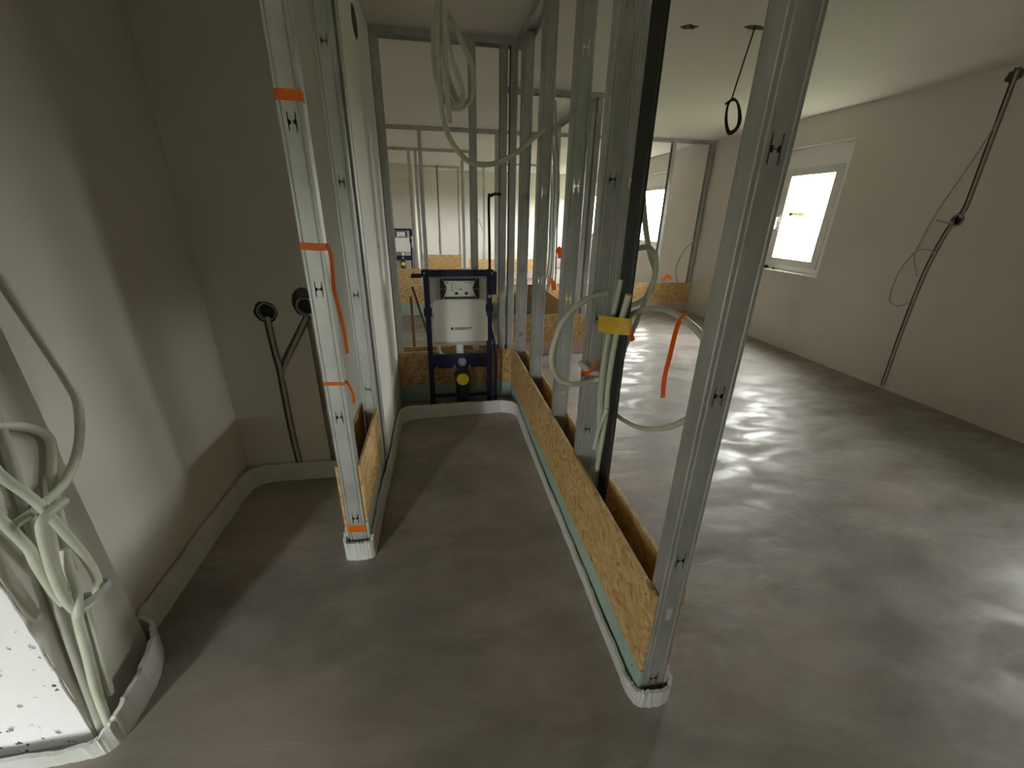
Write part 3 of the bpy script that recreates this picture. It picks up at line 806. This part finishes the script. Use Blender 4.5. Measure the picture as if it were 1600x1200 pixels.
conduit([(0.06, 2.362, CEIL), (0.062, 2.362, 2.40), (0.055, 2.362, 2.294), (0.048, 2.362, 2.198), (0.052, 2.37, 2.099), (0.054, 2.385, 1.996), (0.064, 2.4, 1.925), (0.086, 2.4, 1.853), (0.139, 2.4, 1.78), (0.201, 2.42, 1.742), (0.284, 2.44, 1.739), (0.359, 2.46, 1.759), (0.458, 2.5, 1.812), (0.555, 2.54, 1.890), (0.613, 2.555, 1.934)], 0.0135,
        'pale conduit sagging from the ceiling coil over to the right partition')
conduit([(0.083, 2.318, 2.06), (0.086, 2.318, 1.968), (0.092, 2.318, 1.896)], 0.011, 'short pale conduit end dangling below the ceiling coil')

# bundle on the left pier
conduit([(-1.085, 1.20, 1.50), (-1.087, 1.235, 1.413), (-1.087, 1.258, 1.327), (-1.085, 1.272, 1.248), (-1.078, 1.296, 1.098), (-1.06, 1.288, 1.027), (-1.05, 1.278, 0.966), (-1.04, 1.218, 0.867), (-1.035, 1.134, 0.803), (-1.045, 1.063, 0.779), (-1.055, 0.99, 0.773)], 0.0112,
        'long pale conduit curving down the pier from the wall chase', per=7)
conduit([(-1.076, 0.975, 1.75), (-1.076, 0.98, 1.35), (-1.078, 1.012, 1.08), (-1.078, 1.057, 1.02), (-1.072, 1.084, 1.001), (-1.068, 1.143, 0.963), (-1.068, 1.178, 0.903), (-1.066, 1.135, 0.803), (-1.06, 1.094, 0.678), (-1.055, 1.061, 0.553), (-1.05, 1.029, 0.475)], 0.0112,
        'pale conduit arching over and dropping into the pier bundle')
conduit([(-1.076, 0.952, 1.90), (-1.05, 0.948, 1.45), (-1.025, 0.945, 1.15), (-1.02, 0.95, 1.02), (-1.02, 0.972, 0.978), (-1.02, 0.987, 0.914), (-1.015, 1.023, 0.81), (-1.015, 1.054, 0.665), (-1.018, 1.073, 0.563), (-1.02, 1.073, 0.487), (-1.025, 1.041, 0.446), (-1.03, 1.005, 0.46)], 0.0112,
        'front pale conduit slanting across the pier bundle')
conduit([(-1.076, 0.925, 1.80), (-1.06, 0.92, 1.35), (-1.05, 0.928, 1.05), (-1.05, 0.94, 0.93), (-1.05, 0.955, 0.876), (-1.05, 0.967, 0.819), (-1.05, 0.99, 0.706), (-1.05, 0.989, 0.653), (-1.05, 0.992, 0.556), (-1.05, 1.001, 0.497)], 0.0112,
        'lower left pale conduit running into the pier bundle')
conduit([(-0.986, 1.055, 0.79), (-0.985, 1.008, 0.79), (-0.985, 0.985, 0.785), (-0.987, 0.972, 0.758), (-0.99, 0.955, 0.652), (-0.995, 0.955, 0.575), (-1.0, 0.965, 0.513), (-1.008, 0.985, 0.48)], 0.0112,
        'pale conduit bent like a hook at the left of the pier bundle')
conduit([(-0.992, 1.007, 0.674), (-0.99, 0.992, 0.622), (-0.988, 0.984, 0.561), (-0.988, 0.957, 0.489)], 0.0112,
        'pale conduit stub with cut end at the foot of the knot')
conduit([(-1.045, 1.035, 0.465), (-1.046, 1.01, 0.437), (-1.046, 0.985, 0.313), (-1.048, 0.962, 0.189), (-1.05, 0.945, 0.004)], 0.0112,
        'pale conduit dropping straight from the knot to the floor')
conduit([(-1.05, 1.062, 0.46), (-1.052, 1.047, 0.404), (-1.055, 1.024, 0.265), (-1.06, 1.0, 0.111)], 0.0112,
        'mud-spotted pale conduit ending above the foam at the pier')
conduit([(-1.074, 1.03, 1.75), (-1.074, 1.04, 1.35), (-1.074, 1.085, 1.08), (-1.074, 1.08, 0.953), (-1.074, 1.049, 0.777), (-1.074, 1.03, 0.639), (-1.074, 1.008, 0.508), (-1.074, 0.981, 0.292), (-1.074, 0.946, 0.004)], 0.0112,
        'dark grey conduit lying against the pier behind the others', m='conduit_grey')
tag(strip_mb([(-1.035, 0.99, 0.505), (-0.998, 0.98, 0.50), (-0.992, 1.03, 0.485), (-1.0, 1.085, 0.475), (-1.04, 1.09, 0.48)], (0, 0, 1), 0.02, 0.003).build('cable_tie', 'conduit_grey'),
    'grey strap knotted around the pier conduit bundle', 'cable tie')

# conduits around the doubled stud
conduit([(0.647, 1.535, 1.22), (0.562, 1.5, 1.209), (0.495, 1.48, 1.168), (0.445, 1.46, 1.112), (0.419, 1.45, 1.036), (0.415, 1.45, 0.971), (0.446, 1.46, 0.906), (0.501, 1.48, 0.869), (0.569, 1.5, 0.858), (0.646, 1.535, 0.858)], 0.0115,
        'pale conduit loop bulging left from the doubled stud into the corridor')
conduit([(0.555, 1.52, 0.945), (0.579, 1.52, 0.921), (0.608, 1.52, 0.895), (0.639, 1.52, 0.89)], 0.011, 'short pale conduit end with orange tape inside the corridor-side loop')
conduit([(0.72, 1.547, 1.111), (0.74, 1.491, 1.145), (0.74, 1.414, 1.178), (0.74, 1.301, 1.208), (0.74, 1.197, 1.215), (0.74, 1.113, 1.206), (0.74, 1.033, 1.184), (0.74, 0.977, 1.145), (0.74, 0.945, 1.092), (0.74, 0.94, 1.036), (0.74, 0.973, 0.976), (0.74, 1.03, 0.918), (0.74, 1.107, 0.852), (0.74, 1.201, 0.793), (0.74, 1.315, 0.74), (0.74, 1.439, 0.707), (0.735, 1.519, 0.701)], 0.0105,
        'wide pale conduit loop between the doubled stud and the front stud')
conduit([(0.765, 1.6, 1.628), (0.782, 1.6, 1.553), (0.809, 1.6, 1.45), (0.828, 1.6, 1.393), (0.846, 1.6, 1.348), (0.874, 1.6, 1.294), (0.872, 1.6, 1.232), (0.842, 1.6, 1.184), (0.785, 1.6, 1.155), (0.75, 1.61, 1.153)], 0.011,
        'pale conduit descending in front of the far window and curling back')
conduit([(0.755, 1.575, 1.379), (0.765, 1.565, 1.385), (0.805, 1.55, 1.389), (0.838, 1.545, 1.351), (0.845, 1.545, 1.291), (0.836, 1.545, 1.244), (0.812, 1.548, 1.157), (0.783, 1.55, 1.06), (0.755, 1.54, 0.995), (0.742, 1.54, 0.902), (0.73, 1.54, 0.829)], 0.011,
        'pale conduit crossing the curled one and slanting down to the stud')
conduit([(0.678, 1.505, 0.05), (0.68, 1.50, 0.313), (0.673, 1.50, 0.534), (0.657, 1.50, 0.709), (0.650, 1.50, 0.819), (0.648, 1.49, 0.973), (0.655, 1.48, 1.104), (0.660, 1.47, 1.191), (0.667, 1.46, 1.284)], 0.0115,
        'upright pale conduit with taller cut end taped to the doubled stud')
conduit([(0.652, 1.455, 0.05), (0.652, 1.45, 0.43), (0.650, 1.42, 0.735), (0.648, 1.425, 0.885), (0.650, 1.412, 1.07), (0.652, 1.387, 1.149), (0.654, 1.358, 1.247)], 0.0115,
        'upright pale conduit with shorter cut end at the doubled stud')
conduit([(0.62, 1.43, 0.58), (0.624, 1.42, 0.664), (0.632, 1.41, 0.725), (0.648, 1.405, 0.78)], 0.0095, 'little pale conduit stub poking out low at the doubled stud')

# conduits in the niche chase
conduit([(-0.882, 2.285, 0.985), (-0.879, 2.283, 0.816), (-0.872, 2.283, 0.699), (-0.875, 2.283, 0.536), (-0.878, 2.283, 0.334), (-0.868, 2.268, 0.06)], 0.011, 'dark conduit in the straight wall chase of the niche', m='conduit_grey')
conduit([(-0.855, 2.283, 0.62), (-0.848, 2.283, 0.70), (-0.788, 2.283, 0.813), (-0.69, 2.283, 0.985)], 0.011, 'dark conduit in the slanting branch chase of the niche', m='conduit_grey')
for (x, z), lab in (((-0.882, 1.011), 'round flush box over the straight niche chase'), ((-0.690, 1.035), 'flush box beside the left stud over the slanting chase')):
    root = empty('flush_box', (x, 2.29, z)); tag(root, lab, 'wall box')
    MB().ring((0, -0.012, 0), (0, 1, 0), 0.046, 0.041, 0.045).build('rim', 'conduit_grey', root)
    MB().cyl((0, 0.028, 0), (0, 1, 0), 0.042, 0.042, 0.004).build('back_plate', 'black', root)
# right wall chase
conduit([(4.21, 2.945, 2.533), (4.21, 2.937, 2.226), (4.21, 2.928, 1.895), (4.21, 2.922, 1.607), (4.212, 2.940, 1.54)], 0.011, 'grey conduit in the chase above the box on the right wall', m='conduit_grey')
conduit([(4.212, 2.963, 1.49), (4.21, 3.002, 1.343), (4.21, 3.032, 1.031), (4.21, 3.031, 0.525), (4.21, 3.014, 0.01)], 0.011, 'grey conduit in the chase below the box on the right wall', m='conduit_grey')
root = empty('flush_box', (4.215, 2.945, 1.52)); tag(root, 'dark flush box on the right wall chase', 'wall box')
MB().ring((-0.025, 0, 0), (1, 0, 0), 0.046, 0.040, 0.05).build('rim', 'conduit_grey', root)
MB().cyl((0.02, 0, 0), (1, 0, 0), 0.041, 0.041, 0.004).build('back_plate', 'black', root)
conduit([(4.195, 2.934, 2.435), (4.18, 2.928, 2.203), (4.17, 3.004, 1.879), (4.17, 3.093, 1.584), (4.17, 3.137, 1.308), (4.17, 3.137, 1.204), (4.18, 3.063, 1.053)], 0.0055, 'thin cable hanging bowed beside the right wall chase', m='conduit_grey', name='cable', cat='cable')
conduit([(4.19, 2.99, 1.244), (4.17, 3.039, 1.277), (4.152, 3.131, 1.257), (4.152, 3.205, 1.062), (4.155, 3.206, 0.836), (4.165, 3.128, 0.779), (4.192, 3.049, 0.823)], 0.0055, 'thin cable looped below the box on the right wall', m='conduit_grey', name='cable', cat='cable')
conduit([(4.19, 2.95, 1.50), (4.16, 3.0, 1.50), (4.14, 3.05, 1.515)], 0.008, 'stub of conduit poking out of the right wall box', m='conduit_grey')
# ceiling wire
conduit([(1.955, 2.82, CEIL + 0.06), (1.943, 2.81, 2.545), (1.905, 2.80, 2.37), (1.874, 2.80, 2.193)], 0.0045, 'thin dark wire hanging from the ceiling hole', m='dust', name='cable', cat='cable')
conduit([(1.874, 2.80, 2.195), (1.855, 2.80, 2.15), (1.862, 2.80, 2.07), (1.90, 2.80, 2.005), (1.95, 2.80, 2.03), (1.965, 2.80, 2.09), (1.93, 2.80, 2.165), (1.885, 2.802, 2.197), (1.858, 2.803, 2.16), (1.868, 2.803, 2.08), (1.905, 2.803, 2.018), (1.952, 2.803, 2.05), (1.948, 2.803, 2.12), (1.915, 2.803, 2.185), (1.87, 2.803, 2.185), (1.84, 2.803, 2.165)], 0.0065, 'small dark wire coil at the end of the hanging ceiling wire', m='dust', name='cable', cat='cable', per=4)
# cable and ribbon in the far right frame
conduit([(4.12, 6.38, 1.614), (4.12, 6.38, 1.313), (4.07, 6.38, 1.157), (3.946, 6.38, 1.026), (3.851, 6.38, 0.814), (3.851, 6.38, 0.651), (3.926, 6.40, 0.492)], 0.009, 'grey cable curving down on the far frame by the window wall', m='conduit_grey', name='cable', cat='cable')
# cables behind the right partition
random.seed(21)
for k, (x, lab) in enumerate(((1.10, 'leftmost dark cable hanging behind the right partition'), (1.15, 'second dark cable hanging behind the right partition'), (1.19, 'third dark cable hanging behind the right partition'), (1.24, 'rightmost dark cable hanging behind the right partition'))):
    conduit([(x - 0.05, 4.56, 2.52), (x, 4.56 + 0.02 * k, 2.2), (x + 0.05, 4.56 + 0.02 * k, 1.8), (x + 0.04 + random.uniform(-0.03, 0.03), 4.56, 1.4), (x + 0.06, 4.56 + 0.01 * k, 1.0), (x + 0.02 * k, 4.57, 0.75)], 0.010, lab, m='conduit_grey', name='cable', cat='cable')
conduit([(0.087, 11.44, CEIL), (0.087, 11.44, 1.08), (0.07, 11.44, 0.9), (0.075, 11.44, 0.49)], 0.012, 'black cable hanging on the farthest frame', m='black', name='cable', cat='cable')
conduit([(0.70, 8.575, 1.52), (0.80, 8.57, 1.42), (0.90, 8.56, 1.2), (0.91, 8.56, 0.9), (0.86, 8.57, 0.02)], 0.009, 'thin curved cable hanging beyond the end wall middle stud', m='conduit_grey', name='cable', cat='cable')

# ------------------------------------------------------------------ tape
def tape(pts, wdir, width, label, m='orange', thick=0.0012, smooth=True, name='marking_tape', per=4):
    return tag(strip_mb(pts, wdir, width, thick, per, smooth).build(name, m), label, 'tape')
def band(z, w, label, dz=0.0):
    return tape([(-0.4612, 1.60, z), (-0.4612, 1.5785, z), (-0.384, 1.5785, z - dz), (-0.384, 1.61, z - dz)], (0, 0, 1), w, label, smooth=False)
band(1.822, 0.030, 'topmost orange tape band on the left end stud')
band(1.386, 0.025, 'second orange tape band from the top on the left end stud', 0.004)
band(0.876, 0.015, 'thin orange tape band at mid height of the left end stud', 0.004)
band(0.158, 0.036, 'lowest orange tape band near the foot of the left end stud', 0.004)
tape([(-0.381, 1.60, 1.392), (-0.372, 1.605, 1.36), (-0.375, 1.61, 1.291), (-0.379, 1.61, 1.233), (-0.373, 1.615, 1.161), (-0.367, 1.62, 1.087), (-0.366, 1.62, 0.983)], (0.6, 0.8, 0), 0.016, 'long twisted orange ribbon trailing from the second band')
tape([(-0.381, 1.60, 0.876), (-0.364, 1.60, 0.828), (-0.363, 1.60, 0.777)], (0.8, 0.6, 0), 0.010, 'short orange tape tail below the thin mid band')
tape([(0.735, 1.118, 1.235), (0.728, 1.134, 1.215), (0.727, 1.149, 1.172), (0.727, 1.159, 1.082), (0.727, 1.168, 1.007), (0.727, 1.158, 0.936)], (1, 0.4, 0), 0.024, 'long bright orange ribbon hanging from the wide conduit loop')
tape([(0.62, 1.50, 0.955), (0.60, 1.50, 0.915), (0.575, 1.505, 0.895), (0.56, 1.505, 0.90)], (0.3, 1, 0.5), 0.024, 'orange tape flag on the short conduit end by the stud')
tape([(0.60, 1.475, 1.115), (0.635, 1.385, 1.128), (0.664, 1.352, 1.132), (0.678, 1.355, 1.132), (0.682, 1.39, 1.128)], (0, 0, 1), 0.062, 'yellow tape wrapped round the conduits at the doubled stud', m='yellow_tape')
tape([(0.700, 1.45, 1.075), (0.727, 1.455, 1.082), (0.745, 1.46, 1.045)], (0.3, 0, 1), 0.018, 'small orange tape knot just below the yellow tape')
tape([(1.29, 4.56, 1.16), (1.33, 4.55, 1.12), (1.34, 4.55, 1.06)], (1, 0, 0.3), 0.07, 'orange tape tuft hanging behind the second stud of the right partition', thick=0.004)
tape([(1.22, 4.52, 0.84), (1.25, 4.50, 0.80), (1.27, 4.5, 0.72)], (1, 0, 0), 0.05, 'reddish orange tape scrap low on the cables behind the right partition', thick=0.004)
tape([(3.66, 6.42, 0.52), (3.72, 6.40, 0.60), (3.80, 6.41, 0.55)], (0, 0.3, 1), 0.05, 'red tape scrap on the far sheathing by the window wall', m='orange', thick=0.004)

# rubble on the window sill
for x, y, r, lab in ((4.245, 4.93, 0.030, 'larger dark rubble lump on the window sill'), (4.25, 4.80, 0.016, 'small dark rubble lump on the window sill')):
    bm = bmesh.new(); bmesh.ops.create_icosphere(bm, subdivisions=2, radius=r)
    for v in bm.verts:
        v.co *= random.uniform(0.75, 1.15); v.co.z *= 0.7
    zmin = min(v.co.z for v in bm.verts)
    me = bpy.data.meshes.new('rubble'); bm.to_mesh(me); bm.free(); me.materials.append(M['dust'])
    o = bpy.data.objects.new('rubble', me); COL.objects.link(o); o.location = (x, y, 0.905 - zmin)
    tag(o, lab, 'rubble')
